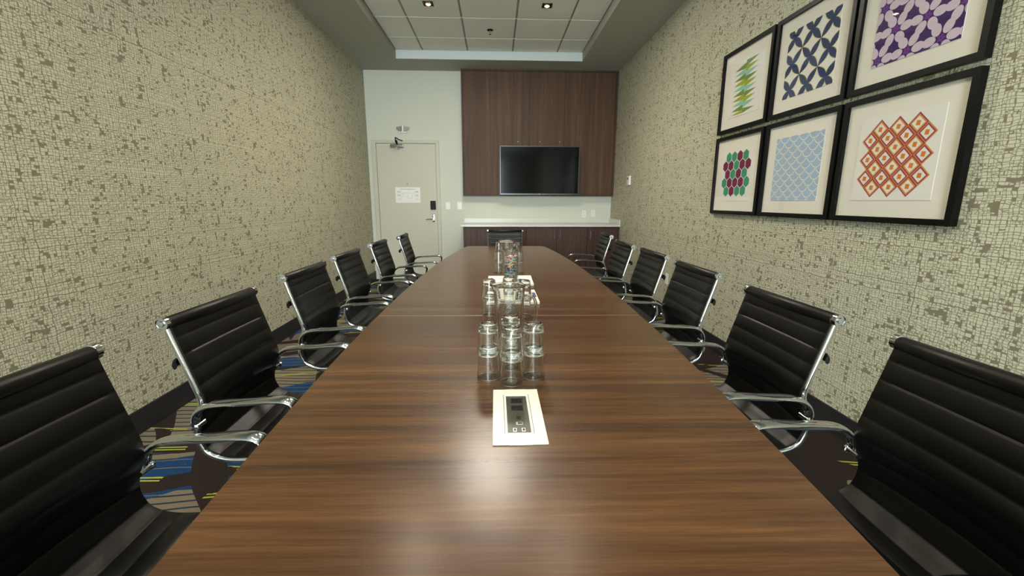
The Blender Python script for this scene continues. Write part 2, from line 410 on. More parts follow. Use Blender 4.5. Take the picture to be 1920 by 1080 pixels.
# ------------------------------------------------------------------ door
bm = new(); box(bm, -1.832, -.923, YB-.020, YB-.002, .008, 2.128, .002); door = struct(obj('door_1', bm, 'door'), 'greige flush door with closer and lever')
bm = new(); F0, F1, FT = -1.866, -.868, 2.178
fy0 = YB-.030
box(bm, F0-.03, -1.836, fy0, YB, 0, FT, .002); box(bm, -.919, F1, fy0, YB, 0, FT, .002); box(bm, -1.836, -.919, fy0, YB, 2.133, FT, .002)
obj('door_frame', bm, 'door', door)
bm = new(); box(bm, -1.836, -.919, YB-.003, YB-.001, 0, 2.133); obj('door_gap', bm, 'pit', door)
for z in (1.88, 1.06, .25):
    bm = new(); lathe(bm, [(0, -.06), (.008, -.06), (.008, -.02), (.007, -.018), (.008, -.016), (.008, .02), (.007, .022), (.008, .024), (.008, .06), (0, .06)], (-1.834, YB-.034, z), 12); obj('hinge', bm, 'brushed', door, True)
bm = new(); lathe(bm, [(0, -.004), (.026, -.004), (.028, 0), (.028, .006), (0, .006)], (-.985, YB-.027, .975), 24, 'Y')
lathe(bm, [(0, -.045), (.011, -.045), (.011, 0), (0, 0)], (-.985, YB-.027, .975), 16, 'Y')
sweep(bm, smoothpath([(-.985, YB-.068, .975), (-1.02, YB-.070, .976), (-1.07, YB-.066, .974), (-1.10, YB-.055, .970)], 5), .008, .006, 10)
box(bm, -1.002, -.968, YB-.026, YB-.020, .93, 1.05, .002)
lathe(bm, [(0, -.012), (.014, -.010), (.016, 0), (0, 0)], (-.985, YB-.026, 1.025), 20, 'Y')
h = obj('lever_handle', bm, 'chrome', door, True)
bm = new(); box(bm, -1.026, -.942, YB-.045, YB-.020, 1.125, 1.262, .006); obj('card_reader', bm, 'plastic', door)
bm = new(); lathe(bm, [(0, -.004), (.007, -.003), (.008, 0), (0, 0)], (-1.375, YB-.020, 1.522), 14, 'Y'); obj('peephole', bm, 'plastic', door, True)
bm = new(); lathe(bm, [(0, -.105), (.024, -.105), (.026, -.10), (.026, .085), (0, .085)], (-1.50, YB-.055, 2.088), 20, 'X')
box(bm, -1.56, -1.44, YB-.05, YB-.020, 2.065, 2.11)
cl = obj('door_closer', bm, 'brushed', door, True)
bm = new(); lathe(bm, [(0, 0), (.024, 0), (.025, .012), (0, .012)], (-1.415, YB-.055, 2.088), 20, 'X'); obj('end_cap', bm, 'white', cl, True)
bm = new(); lathe(bm, [(0, -.03), (.017, -.03), (.018, 0), (0, 0)], (-1.50, YB-.070, 2.052), 16, 'Y'); obj('adjuster', bm, 'chrome', cl, True)
bm = new(); sweep(bm, [(-1.50, YB-.065, 2.11), (-1.515, YB-.10, 2.15), (-1.51, YB-.12, 2.205)], .009, .004, 8)
sweep(bm, [(-1.51, YB-.12, 2.205), (-1.47, YB-.08, 2.18), (-1.42, YB-.035, 2.165)], .008, .004, 8); sweep(bm, [(-1.505, YB-.04, 2.10), (-1.505, YB-.07, 2.17)], .014, .006, 8); obj('closer_arm', bm, 'plastic', cl, True)
# evacuation notice
t = thing('evacuation_notice', 'white printed sheet taped to the greige door', 'notice', (-1.376, YB-.0205, 1.350))
bm = new(); box(bm, -.194, .194, -.0012, 0, -.12, .12); obj('sheet', bm, 'paper', t)
bm = new()
def bar(x0, x1, z0, z1, y=-.0016): box(bm, x0, x1, y, -.0012, z0, z1)
bar(-.12, .10, .088, .093); bar(.115, .12, .086, .094)
for sx in (-1, 1):
    for k, (zz, hh) in enumerate(((.055, .006), (.045, .002), (.035, .002), (0.0, .006), (-.012, .002), (-.022, .002), (-.06, .002), (-.075, .002))):
        bar(min(sx*.165, sx*.115), max(sx*.165, sx*.115), zz-hh/2, zz+hh/2)
for q in ((-.08, -.03, .03, .032), (-.08, -.078, -.04, .03), (-.02, .03, .03, .032), (0, .06, -.05, -.048), (0, .002, -.05, 0), (.06, .062, -.05, .03), (-.05, .0, -.02, -.018), (-.1, -.099, -.1, .08), (.1, .101, -.1, .08)): bar(*q)
obj('printing', bm, 'greyink', t)
# emergency light above the door
t = thing('emergency_light', 'small white twin-head emergency light above the door', 'emergency light', (-1.41, YB, 2.34))
bm = new(); box(bm, -.055, .055, -.03, 0, -.06, -.035, .004); box(bm, -.014, .014, -.04, 0, -.045, .05, .004); obj('housing', bm, 'white', t)
for s in (-1, 1):
    bm = new()
    pts = [(s*.02, -.035), (s*.055, -.025), (s*.10, -.002), (s*.10, .035), (s*.07, .03), (s*.02, .04)]
    a = [bm.verts.new((x, -.055 + abs(x)*.35, z)) for x, z in pts]; b = [bm.verts.new((x, -.012, z)) for x, z in pts]
    bm.faces.new(a); bm.faces.new(b[::-1])
    for i in range(6): bm.faces.new((a[i], a[(i+1) % 6], b[(i+1) % 6], b[i]))
    obj('lamp_head', bm, plain('grey_lens', srgb(150, 150, 138), .3), t)

# wall plates
def plate(name, label, cat, loc, rz, kind):
    t = thing(name, label, cat, loc, rz)
    bm = new(); box(bm, -.036, .036, -.006, 0, -.058, .058, .002); obj('cover_plate', bm, 'white', t)
    if kind == 'switch':
        bm = new(); box(bm, -.017, .017, -.010, -.006, -.033, .033, .0015); obj('rocker', bm, 'powerwhite', t)
    elif kind == 'outlet':
        for s in (-1, 1):
            bm = new(); box(bm, -.017, .017, -.009, -.006, s*.02-.014, s*.02+.014, .002); sk = obj('receptacle', bm, 'powerwhite', t)
            bm = new(); box(bm, -.008, -.005, -.0095, -.009, s*.02-.005, s*.02+.006); box(bm, .005, .008, -.0095, -.009, s*.02-.005, s*.02+.006); box(bm, -.002, .002, -.0095, -.009, s*.02-.011, s*.02-.007); obj('slots', bm, 'pit', sk)
    else:
        for zz in (.018, -.018):
            bm = new(); lathe(bm, [(0, -.012), (.004, -.012), (.005, -.006), (0, -.006)], (0, 0, zz), 10, 'Y'); obj('jack', bm, 'brushed', t)
    return t
plate('light_switch', 'white light switch plate right next to the door frame', 'switch', (-.751, YB, 1.186), 0, 'switch')
plate('light_switch', 'white light switch plate between the other switch and the wood cabinet', 'switch', (-.567, YB, 1.187), 0, 'switch')
plate('wall_outlet', 'white double outlet above the white countertop', 'outlet', (1.439, YB, 1.059), 0, 'outlet')
plate('jack_plate', 'white blank-faced data plate above the countertop near the corner', 'wall plate', (1.589, YB, 1.066), 0, 'jack')
plate('wall_outlet', 'white outlet low on the picture wall behind a chair', 'outlet', (XR, 4.54, .432), -PI/2, 'outlet')
t = thing('thermostat', 'small white thermostat on the papered wall near the countertop', 'thermostat', (XR, 6.06, 1.545), -PI/2)
bm = new(); box(bm, -.05, .05, -.03, 0, -.062, .062, .006); obj('body', bm, 'white', t)
bm = new(); box(bm, -.022, .022, -.0315, -.03, .012, .04); obj('display', bm, 'powerdark', t)

# ------------------------------------------------------------------ wall cabinet, counter, base cabinets
t = thing('wall_cabinet', 'tall dark wood panel cabinet carrying the television', 'cabinet', (0, 0, 0))
cx0, cx1, cy, cz0 = -.50, XR-.002, 6.88, 1.338
bm = new(); box(bm, cx0+.02, cx1-.02, cy+.02, YB, cz0+.02, ZC-.02); obj('carcass', bm, 'pit', t)
bm = new(); box(bm, cx0, cx0+.022, cy-.006, YB, cz0, ZC); box(bm, cx1-.028, cx1, cy-.006, YB, cz0, ZC); box(bm, cx0+.022, cx1-.028, cy-.006, YB, ZC-.024, ZC); box(bm, cx0+.022, cx1-.028, cy-.006, YB, cz0, cz0+.020)
obj('surround', bm, 'basewood', t)
for k, (a, b) in enumerate(((cx0+.024, .2855), (.2935, 1.0625), (1.0705, cx1-.030))):
    bm = new(); box(bm, a, b, cy, cy+.02, cz0+.022, ZC-.026, .0015); d = obj('cabinet_door', bm, 'cabinet', t)
for x in (.357, .697, 1.001):
    bm = new(); lathe(bm, [(0, -.006), (.005, -.004), (.006, 0), (0, 0)], (x, cy, 2.156), 12, 'Y'); obj('screw_cap', bm, 'white', t, True)
# television
t = thing('television', 'black flat television hung on the wood panel cabinet', 'television', (.689, 6.79, 1.72))
W2, H2 = .613, .363
bm = new(); box(bm, -W2, W2, .0, .035, -H2, H2, .004); obj('back_shell', bm, 'plastic', t)
bm = new(); e = .012
for q in ((-W2, W2, -H2, -H2+.02), (-W2, W2, H2-e, H2), (-W2, -W2+e, -H2+.02, H2-e), (W2-e, W2, -H2+.02, H2-e)): box(bm, q[0], q[1], -.008, .0, q[2], q[3], .001)
obj('bezel', bm, 'bezel', t)
bm = new(); box(bm, -W2+e, W2-e, -.003, 0, -H2+.02, H2-e); obj('screen', bm, 'screen', t)
bm = new(); box(bm, -.15, .15, .035, .088, -.15, .15); obj('wall_bracket', bm, 'plastic', t)
def text(s, size, loc, rot, mat, parent, name, ext=.0003, align='CENTER'):
    cu = bpy.data.curves.new(name, 'FONT'); cu.body = s; cu.size = size; cu.extrude = ext; cu.align_x = align; cu.align_y = 'CENTER'
    tmp = bpy.data.objects.new(name, cu); me = bpy.data.meshes.new_from_object(tmp); bpy.data.objects.remove(tmp)
    me.materials.clear(); me.materials.append(M[mat]); o = bpy.data.objects.new(name, me); C.objects.link(o); o.location = loc; o.rotation_euler = rot; o.parent = parent
    return o
text('LG', .016, (0, -.0085, -H2+.010), (PI/2, 0, 0), 'white', t, 'logo')

t = thing('countertop', 'long white stone countertop with upstand below the television', 'countertop', (0, 0, 0))
bm = new(); box(bm, -.509, XR-.002, 6.40, YB, .886, .917, .003); obj('slab', bm, 'quartz', t)
bm = new(); box(bm, -.495, XR-.022, YB-.02, YB, .917, .988, .002); obj('backsplash', bm, 'quartz', t)
bm = new(); box(bm, XR-.022, XR-.002, 6.402, YB, .917, .987, .002); obj('side_splash', bm, 'quartz', t)
def basecab(label, x0, x1, doors):
    t = thing('base_cabinet', label, 'cabinet', (0, 0, 0), group='dark wood base cabinets under the countertop')
    bm = new(); box(bm, x0+.0005, x1-.0005, 6.44, YB-.002, .10, .884); box(bm, x0+.0005, x1-.0005, 6.50, YB-.02, 0, .10); obj('carcass', bm, 'basewood', t)
    for a, b, hx in doors:
        bm = new(); box(bm, a+.0028, b-.0028, 6.42, 6.439, .105, .872, .001); d = obj('cabinet_door', bm, 'basewood', t)
        bm = new(); sweep(bm, [(hx, 6.39, .825), (hx, 6.39, .70)], .005, seg=8); sweep(bm, [(hx, 6.39, .815), (hx, 6.42, .815)], .004, seg=6); sweep(bm, [(hx, 6.39, .71), (hx, 6.42, .71)], .004, seg=6)
        obj('bar_handle', bm, 'brushed', d, True)
basecab('dark double-door base cabinet directly behind the head chair', -.476, .459, ((-.476, -.008, -.045), (-.008, .459, .03)))
basecab('dark double-door base cabinet in the middle of the run under the counter', .459, 1.382, ((.459, .922, .884), (.922, 1.382, .97)))
basecab('dark single-door base cabinet against the papered wall', 1.382, XR-.014, ((1.382, XR-.016, 1.427),))

# ------------------------------------------------------------------ pictures on the right-hand wall
A = {}
def ink(n, r, g, b): A[n] = plain('ink_'+n, srgb(r, g, b), .8, fleck=.08, scale=120); return A[n]
for n, c in dict(olive=(120, 150, 70), lime=(165, 180, 35), aqua=(150, 210, 185), navy=(24, 50, 100), gold=(215, 200, 110), violet=(58, 26, 96), petal=(222, 205, 220), plum=(118, 50, 150), hexgreen=(60, 160, 120), maroon=(118, 22, 70), sky=(170, 196, 222), orange=(222, 150, 48), magenta=(165, 40, 95), tangerine=(226, 130, 30), cream=(244, 240, 228)).items(): ink(n, *c)
PW, PH = .42, .394
def picture(label, yc, zc, motif, bg='print', fw=.645, fh=.605):
    """built facing -Y in local space, then turned onto the wall; local x runs to the viewer's right"""
    t = thing('framed_picture', label, 'picture', (XR, yc, zc), -PI/2, group='six black-framed pictures on the wall')
    hw, hh, b, d = fw/2, fh/2, .027, .032
    bm = new()
    def side(p):  # mitred rail
        a = [bm.verts.new((x, -d, z)) for x, z in p]; c = [bm.verts.new((x, 0, z)) for x, z in p]
        bm.faces.new(a); bm.faces.new(c[::-1])
        for i in range(4): bm.faces.new((a[i], a[(i+1) % 4], c[(i+1) % 4], c[i]))
    side([(-hw, -hh), (hw, -hh), (hw-b, -hh+b), (-hw+b, -hh+b)]); side([(hw, -hh), (hw, hh), (hw-b, hh-b), (hw-b, -hh+b)])
    side([(hw, hh), (-hw, hh), (-hw+b, hh-b), (hw-b, hh-b)]); side([(-hw, hh), (-hw, -hh), (-hw+b, -hh+b), (-hw+b, hh-b)])
    obj('frame', bm, 'frame', t)
    bm = new(); box(bm, -hw+b, hw-b, -.016, -.004, -hh+b, hh-b); obj('mat_board', bm, 'mat', t)
    bm = new(); box(bm, -PW/2, PW/2, -.0185, -.016, -PH/2, PH/2); pr = obj('print', bm, 'print', t)
    polys, mats = motif()
    bm = new(); names = []
    dep = 0
    for k, (pts, mn) in enumerate(polys):
        if mn not in names: names.append(mn)
    for pts, mn, lay in [(p[0], p[1], (p[2] if len(p) > 2 else names.index(p[1]))) for p in [(q[0], q[1], mats.get(q[1], 0)) for q in polys]]:
        y = -.0187 - .00012*lay - .0000004*len(bm.verts)*(mn == 'petal')
        vs = [bm.verts.new((max(-.5, min(.5, x))*PW, y, max(-.5, min(.5, z))*PH)) for x, z in pts]
        try: f = bm.faces.new(vs); f.material_index = names.index(mn)
        except Exception: pass
    me_ob = obj('printed_motif', bm, [A[n] for n in names], pr)
    bm = new(); box(bm, -hw+b, hw-b, -.0235, -.0225, -hh+b, hh-b); obj('glass', bm, 'pane', t)
    return t
def m_zig():
    P = []; cols = ['olive', 'lime', 'aqua']; n = 9; c = 0.0
    for i in range(n):
        zt = .42 - i*.092
        P.append(([(c, zt+.01), (c, zt-.10), (-.36, zt-.075)], ['olive', 'aqua', 'olive', 'lime', 'aqua', 'olive', 'lime', 'aqua', 'olive'][i]))
        P.append(([(c, zt-.0+.045), (.36, zt+.04), (c, zt-.062)], ['olive', 'lime', 'aqua', 'olive', 'lime', 'aqua', 'olive', 'lime', 'aqua'][i]))
    P.append(([(c, -.40), (c, -.47), (-.36, -.46)], 'lime')); P.append(([(c, -.38), (.36, -.41), (c, -.47)], 'olive'))
    return P, {k: i for i, k in enumerate(cols)}
def lens(cx, cz, ang, L, w, n=9, fat=.45, s0=0.):
    a, b = math.cos(ang), math.sin(ang); up, dn = [], []
    for i in range(n+1):
        t = i/n; hw = w*math.sin(PI*t**(.75))**.9 if 0 < t < 1 else 0
        up.append((t*L, hw)); dn.append((t*L, -hw))
    pts = up + dn[1:-1][::-1]
    return [(cx + (s0+x)*a - y*b, cz + (s0+x)*b + y*a) for x, y in pts]
def clip(pts, lim=.5):
    def cut(P, f):
        out = []
        for i in range(len(P)):
            a, b = P[i-1], P[i]; fa, fb = f(a), f(b)
            if (fa >= 0) != (fb >= 0):
                k = fa/(fa-fb); out.append((a[0]+(b[0]-a[0])*k, a[1]+(b[1]-a[1])*k))
            if fb >= 0: out.append(b)
        return out
    for f in (lambda p: lim-p[0], lambda p: p[0]+lim, lambda p: lim-p[1], lambda p: p[1]+lim):
        pts = cut(pts, f)
        if len(pts) < 3: return None
    return pts
def m_flower():
    P = []
    for i in range(3):
        for j in range(3):
            cx, cz = -.36+i*.36, .38-j*.38
            for a in (45, 135, 225, 315):
                r = math.radians(a); ang = math.atan2(.19*math.sin(r)*1.414, .18*math.cos(r)*1.414)
                p = clip(lens(cx, cz, ang, .27, .060));
                if p: P.append((p, 'gold'))
                p = clip(lens(cx, cz, ang, .262, .050))
                if p: P.append((p, 'navy'))
    return P, {'gold': 1, 'navy': 2}
def ell(cx, cz, a, b, ang, n=20):
    c, s = math.cos(ang), math.sin(ang)
    return [(cx + a*math.cos(2*PI*i/n)*c - b*math.sin(2*PI*i/n)*s, cz + a*math.cos(2*PI*i/n)*s + b*math.sin(2*PI*i/n)*c) for i in range(n)]
def m_bean():
    P = [([(-.5, -.5), (.5, -.5), (.5, .5), (-.5, .5)], 'violet')]
    R = random.Random(3)
    for i in range(-1, 4):
        for j in range(-1, 5):
            cx, cz = -.42 + i*.36 + (.18 if j % 2 else 0), -.43 + j*.29
            for k in range(6):
                a = k*PI/3
                p = clip(ell(cx + .122*math.cos(a), cz + .115*math.sin(a),  .070, .051, a + R.uniform(-.2, .2)))
                if p: P.append((p, 'petal'))
            for k in range(5):
                a = k*2*PI/5
                p = clip(ell(cx + .026*math.cos(a), cz + .026*math.sin(a), .018, .014, a))
                if p: P.append((p, 'plum'))
    return P, {'violet': 0, 'petal': 1, 'plum': 2}
def m_hex():
    P = []; rows = ['GGMG', 'MMGMM', 'MGMG', 'GMMMG', 'GMGG']
    for j, r in enumerate(rows):
        n = len(r)
        for i, ch in enumerate(r):
            x = (i-(n-1)/2)*.185 - (.0 if n == 4 else .0) + (.0 if j != 3 else -.0); z = .345 - j*.165
            w, h = .084, .105
            P.append(([(x, z+h), (x+w, z+h*.48), (x+w, z-h*.48), (x, z-h), (x-w, z-h*.48), (x-w, z+h*.48)], 'hexgreen' if ch == 'G' else 'maroon'))
    return P, {'hexgreen': 1, 'maroon': 1}
def m_scale():
    P = [([(-.5, -.5), (.5, -.5), (.5, .5), (-.5, .5)], 'sky')]
    pit = .205; rowh = .086
    for j in range(-1, 13):
        for i in range(-3, 4):
            cx = i*pit + (pit/2 if j % 2 else 0); cz = -.5 + j*rowh + .06
            n = 10
            for k in range(n):
                a0, a1 = PI*1.08 + PI*.84*k/n, PI*1.08 + PI*.84*(k+1)/n
                R0, R1 = .104, .090
                p = clip([(cx+R0*math.cos(a0), cz+R0*math.sin(a0)), (cx+R0*math.cos(a1), cz+R0*math.sin(a1)), (cx+R1*math.cos(a1), cz+R1*math.sin(a1)), (cx+R1*math.cos(a0), cz+R1*math.sin(a0))])
                if p: P.append((p, 'cream'))
    return P, {'sky': 0, 'cream': 1}
def m_diamond():
    P = []
    dia = lambda x, z, r: [(x, z+r*1.05), (x+r, z), (x, z-r*1.05), (x-r, z)]
    for j in range(7):
        n = 3 if j % 2 == 0 else 4
        for i in range(n):
            x = (i-(n-1)/2)*.225; z = .345 - j*.115
            c1, c2 = ('magenta', 'orange') if n == 3 else ('orange', 'magenta')
            P.append((dia(x, z, .1125), c1, 1)); P.append((dia(x, z, .094), c2, 2)); P.append((dia(x, z, .073), 'cream', 3))
            P.append(([(x-.026, z-.024), (x+.020, z-.030), (x+.026, z+.024), (x-.020, z+.030)], 'tangerine', 4))
    return P, None
_old_picture = picture
def picture(label, yc, zc, motif, **k):
    def wrap():
        P, m = motif()
        if m is None:       # explicit layers: encode as separate ink names
            Q, mm = [], {}
            for pts, mn, lay in P:
                nm = mn + '_' + str(lay)
                if nm not in A: A[nm] = A[mn]
                mm[nm] = lay; Q.append((pts, nm))
            return Q, mm
        return P, m
    return _old_picture(label, yc, zc, wrap, **k)
ycs = (3.343, 2.670, 2.005); zt, zb = 2.098, 1.465
picture('black-framed print of green and aqua spikes in two columns', ycs[0], zt, m_zig)
picture('black-framed print of navy four-petal flowers', ycs[1], zt, m_flower)
picture('black-framed print of pale ovals on purple', ycs[2], zt, m_bean)
picture('black-framed print of green and maroon hexagons', ycs[0], zb, m_hex)
picture('black-framed print of pale blue fish scales', ycs[1], zb, m_scale)
picture('black-framed print of orange and magenta diamonds', ycs[2], zb, m_diamond)

# ------------------------------------------------------------------ conference table
TT = .745
TROT = -math.atan(.018)
def tcx(y): return .030 + .018*y
table = thing('conference_table', 'long boat-shaped walnut conference table with a plate of sockets', 'table', (tcx(2.4), 2.4, 0), TROT)
def halfw(t): return .607 - .13*t*t - .035*t**4
secs = ((-2.6, -.50), (-.498, .70), (.702, 2.6))
for a, b in secs:
    n = 24; ys = [a+(b-a)*i/n for i in range(n+1)]
    def edge(y):
        w = halfw(y/2.6); e = 2.6-abs(y)
        return w - (.03*(1-e/.03)**2 if e < .03 else 0)
    if b > 2.5: ys = ys[:-1] + [2.57, 2.58, 2.59, 2.6]
    if a < -2.5: ys = [-2.6, -2.59, -2.58, -2.57] + ys[1:]
    pts = [(edge(y), y) for y in ys] + [(-edge(y), y) for y in ys[::-1]]
    bm = new(); prism(bm, pts, TT-.032, TT, bev=.0015); obj('tabletop_section', bm, 'table', table)
for y in (-.499, .701):
    bm = new(); w = halfw(y/2.6)-.004; box(bm, -w, w, y-.0009, y+.0009, TT-.02, TT-(.0002 if y < 0 else .0012)); obj('seam_strip', bm, 'seam' if y < 0 else 'apron', table)
for y0 in (-1.9, -.15, 1.75):
    bm = new(); box(bm, -.19, .19, y0, y0+.20, 0, TT-.032, .004); obj('pedestal', bm, 'apron', table)
bm = new(); box(bm, -.02, .02, -1.7, 1.75, .25, TT-.034, .003); obj('modesty_panel', bm, 'apron', table)

# power box
t = thing('power_box', 'white rectangular socket plate set flush in the walnut table', 'power outlet', (.0525, .968, TT), 0)
hx, hy = .0605, .134
bm = new()
def ring(bm, hx, hy, ix0, ix1, iy0, iy1, z0, z1):
    box(bm, -hx, ix0, -hy, hy, z0, z1, .0012); box(bm, ix1, hx, -hy, hy, z0, z1, .0012); box(bm, ix0, ix1, -hy, iy0, z0, z1); box(bm, ix0, ix1, iy1, hy, z0, z1)
ring(bm, hx, hy, -.0265, .0265, -.092, .098, 0, .005); obj('cover_plate', bm, 'powerwhite', t)
bm = new(); 
for s in (-1, 1): box(bm, s*.033-.0008, s*.033+.0008, -.095, .10, .005, .0053)
obj('lid_groove', bm, 'greyink', t)
bm = new(); box(bm, -.0265, .0265, -.092, .098, 0, .0022); strip = obj('socket_strip', bm, 'powerdark', t)
for yy in (.070, .030):
    bm = new(); box(bm, -.013, .013, yy-.0125, yy+.0125, .0022, .0032, .0006); s_ = obj('socket', bm, 'plastic', strip)
    bm = new(); box(bm, -.008, .001, yy+.005, yy+.0065, .0032, .0034); box(bm, -.008, .001, yy-.0065, yy-.005, .0032, .0034); lathe(bm, [(0, .0034), (.0028, .0034), (.0028, .0032)], (.007, yy, 0), 10); box(bm, -.0150, -.0135, yy-.014, yy+.014, .0022, .0033); box(bm, .0135, .0150, yy-.014, yy+.014, .0022, .0033); obj('socket_slots', bm, 'pit', strip)
bm = new(); box(bm, -.004, .006, -.026, -.012, .0022, .0030); obj('data_port', bm, 'pit', strip)
bm = new(); box(bm, -.006, .010, -.052, -.040, .0022, .0030, .0005); pt = obj('video_port', bm, 'brushed', strip)
bm = new(); box(bm, -.002, .0085, -.0495, -.0425, .0030, .0033); obj('port_hole', bm, 'pit', strip)
for xx, mm in ((-.010, 'blueink'), (.010, 'pit')):
    bm = new(); box(bm, xx-.0042, xx+.0042, -.083, -.067, .0022, .0030, .0006); obj('charging_port', bm, 'white', strip)
    bm = new(); box(bm, xx-.002, xx+.0025, -.080, -.070, .0030, .0033); obj('port_hole', bm, mm, strip)

# ------------------------------------------------------------------ chairs
RV, KV = .213, .237           # rail and knob distance from the centre line
rail_pts = [(-.040, .925), (-.024, .868), (-.006, .808), (.014, .740), (.026, .692), (.018, .655), (.006, .620), (.000, .583), (.008, .550), (.028, .522), (.075, .503), (.142, .500), (.25, .501), (.36, .505), (.42, .503), (.455, .488), (.468, .462)]
def rail3(v): return smoothpath([(u, v, z) for u, z in rail_pts], 6)
def make_chair():
    t = thing('office_chair', '', 'chair')
    # sling
    path = smoothpath([(u, 0, z) for u, z in rail_pts], 12)
    # resample evenly
    L = [0.]
    for a, b in zip(path, path[1:]): L.append(L[-1] + (b-a).length)
    tot = L[-1]; N = 260; pts = []
    k = 0
    for i in range(N+1):
        s = tot*i/N
        while k < len(L)-2 and L[k+1] < s: k += 1
        f = (s-L[k])/max(1e-9, L[k+1]-L[k]); pts.append(path[k].lerp(path[k+1], min(1, f)))
    s_bend = .400
    nb = int(s_bend/tot*N)
    hw = RV + .001
    pitch = .0505; NV = 21
    def surf(i, v, side):
        s = tot*i/N; p = pts[i]; d = (pts[min(i+1, N)] - pts[max(i-1, 0)]).normalized()
        n = Vector((-d.z, 0, d.x));
        if n.x < 0 and abs(n.x) > .3: n = -n
        if d.x > .5 and n.z < 0: n = -n
        e = 1-(v/hw)**2
        ph = ((s+.002) / pitch) % 1.
        rib = (abs(math.sin(PI*ph)))**.45 * .0062
        sagw = .010 + .016*math.exp(-((s-.30)/.13)**2)
        edge = max(0., (abs(v)/hw-.90)/.10)
        th = .0125 + rib*(1-edge**2) + .001*edge if side > 0 else -.003
        q = p + n*(th - sagw*e*(.55 if s > .5 else 1.))
        return (q.x, v, q.z)
    for nm, i0, i1 in (('backrest', 0, nb), ('seat', nb, N)):
        bm = new(); F = []; Bk = []
        for i in range(i0, i1+1):
            F.append([bm.verts.new(surf(i, -hw+2*hw*j/NV, 1)) for j in range(NV+1)])
            Bk.append([bm.verts.new(surf(i, -hw+2*hw*j/NV, -1)) for j in range(NV+1)])
        n = len(F)
        for i in range(n-1):
            for j in range(NV):
                bm.faces.new((F[i][j], F[i][j+1], F[i+1][j+1], F[i+1][j])); bm.faces.new((Bk[i][j], Bk[i+1][j], Bk[i+1][j+1], Bk[i][j+1]))
            bm.faces.new((F[i][0], F[i+1][0], Bk[i+1][0], Bk[i][0])); bm.faces.new((F[i][NV], Bk[i][NV], Bk[i+1][NV], F[i+1][NV]))
        for i in (0, n-1):
            for j in range(NV): bm.faces.new((F[i][j], Bk[i][j], Bk[i][j+1], F[i][j+1]))
        if nm == 'backrest':   # padded roll over the top tube
            lathe(bm, [(0, -hw), (.016, -hw), (.0195, -hw+.004), (.0195, hw-.004), (.016, hw), (0, hw)], (-.037, 0, .922), 24, 'Y')
        obj(nm, bm, 'leather', t, True, 50)
    # chrome rails with knobs
    for s in (-1, 1):
        bm = new(); sweep(bm, rail3(s*RV), .0075, .0088, 12, side=(0, 1, 0)); obj('side_rail', bm, 'chrome', t, True)
        bm = new(); r = .022
        lathe(bm, [(0, 0), (r*.6, 0), (r*.85, s*.003), (r*.85, s*.014), (r*.86, s*.018), (r*.66, s*.018), (r*.6, s*.0145), (r*.42, s*.0145), (r*.36, s*.019), (0, s*.020)], (-.040, s*(RV-.002), .925), 28, 'Y'); obj('end_knob', bm, 'chrome', t, True)
        a = smoothpath([(.022, s*KV, .622), (.018, s*KV, .640), (.030, s*KV, .668), (.058, s*KV, .688), (.10, s*KV, .695), (.17, s*KV, .698), (.245, s*KV, .703), (.285, s*KV, .700), (.304, s*KV, .686), (.306, s*KV, .664), (.292, s*KV, .63), (.25, s*KV, .56), (.215, s*(KV-.006), .515), (.20, s*(KV-.012), .505)], 6)
        def prof(x): return .62 + .38*min(1, x/.18) if x < .18 else (1. if x < .62 else max(.55, 1-(x-.62)*1.6))
        bm = new(); sweep(bm, a, .0215, .0085, 16, side=(0, 1, 0), ra=prof); obj('armrest', bm, 'chrome', t, True)
        for (u, z) in ((.022, .624), (.195, .505)):
            bm = new(); lathe(bm, [(0, s*(RV-.006)), (.008, s*(RV-.006)), (.008, s*(KV+.003)), (.0105, s*(KV+.004)), (.0105, s*(KV+.010)), (.006, s*(KV+.012)), (0, s*(KV+.012))], (u, 0, z), 16, 'Y'); obj('arm_bolt', bm, 'chrome', t, True)
    # cross braces behind the back and under the seat
    for (u, z, w) in ((-.022, .800, .016), (.22, .478, .02)):
        bm = new(); sweep(bm, [(u-.010, -RV, z), (u-.022, -RV+.02, z), (u-.030, 0, z), (u-.022, RV-.02, z), (u-.010, RV, z)] if z > .6 else [(u, -RV, z+.012), (u, -RV+.03, z-.012), (u, 0, z-.018), (u, RV-.03, z-.012), (u, RV, z+.012)], .006, w*.8, 8, side=(1, 0, 0)); obj('cross_brace', bm, 'plastic', t, True)
    bm = new(); box(bm, .13, .33, -.07, .07, .425, .465, .008); obj('tilt_mechanism', bm, 'plastic', t)
    bm = new(); lathe(bm, [(0, .10), (.028, .10), (.028, .26), (.020, .262), (.020, .43), (0, .43)], (.235, 0, 0), 20); obj('gas_lift', bm, 'chrome', t, True)
    bm = new(); lathe(bm, [(0, .085), (.04, .085), (.042, .12), (.034, .135), (0, .135)], (.235, 0, 0), 20)
    cas = []
    for k in range(5):
        a = 2*PI*k/5 + PI; c_, s_ = math.cos(a), math.sin(a)
        sweep(bm, [(.235+c_*.03, s_*.03, .110), (.235+c_*.15, s_*.15, .098), (.235+c_*.27, s_*.27, .078)], .019, .012, 10, side=(-s_, c_, 0), ra=lambda x: 1-.35*x)
        cas.append((.235+c_*.262, s_*.262, a))
    obj('star_base', bm, 'chrome', t, True)
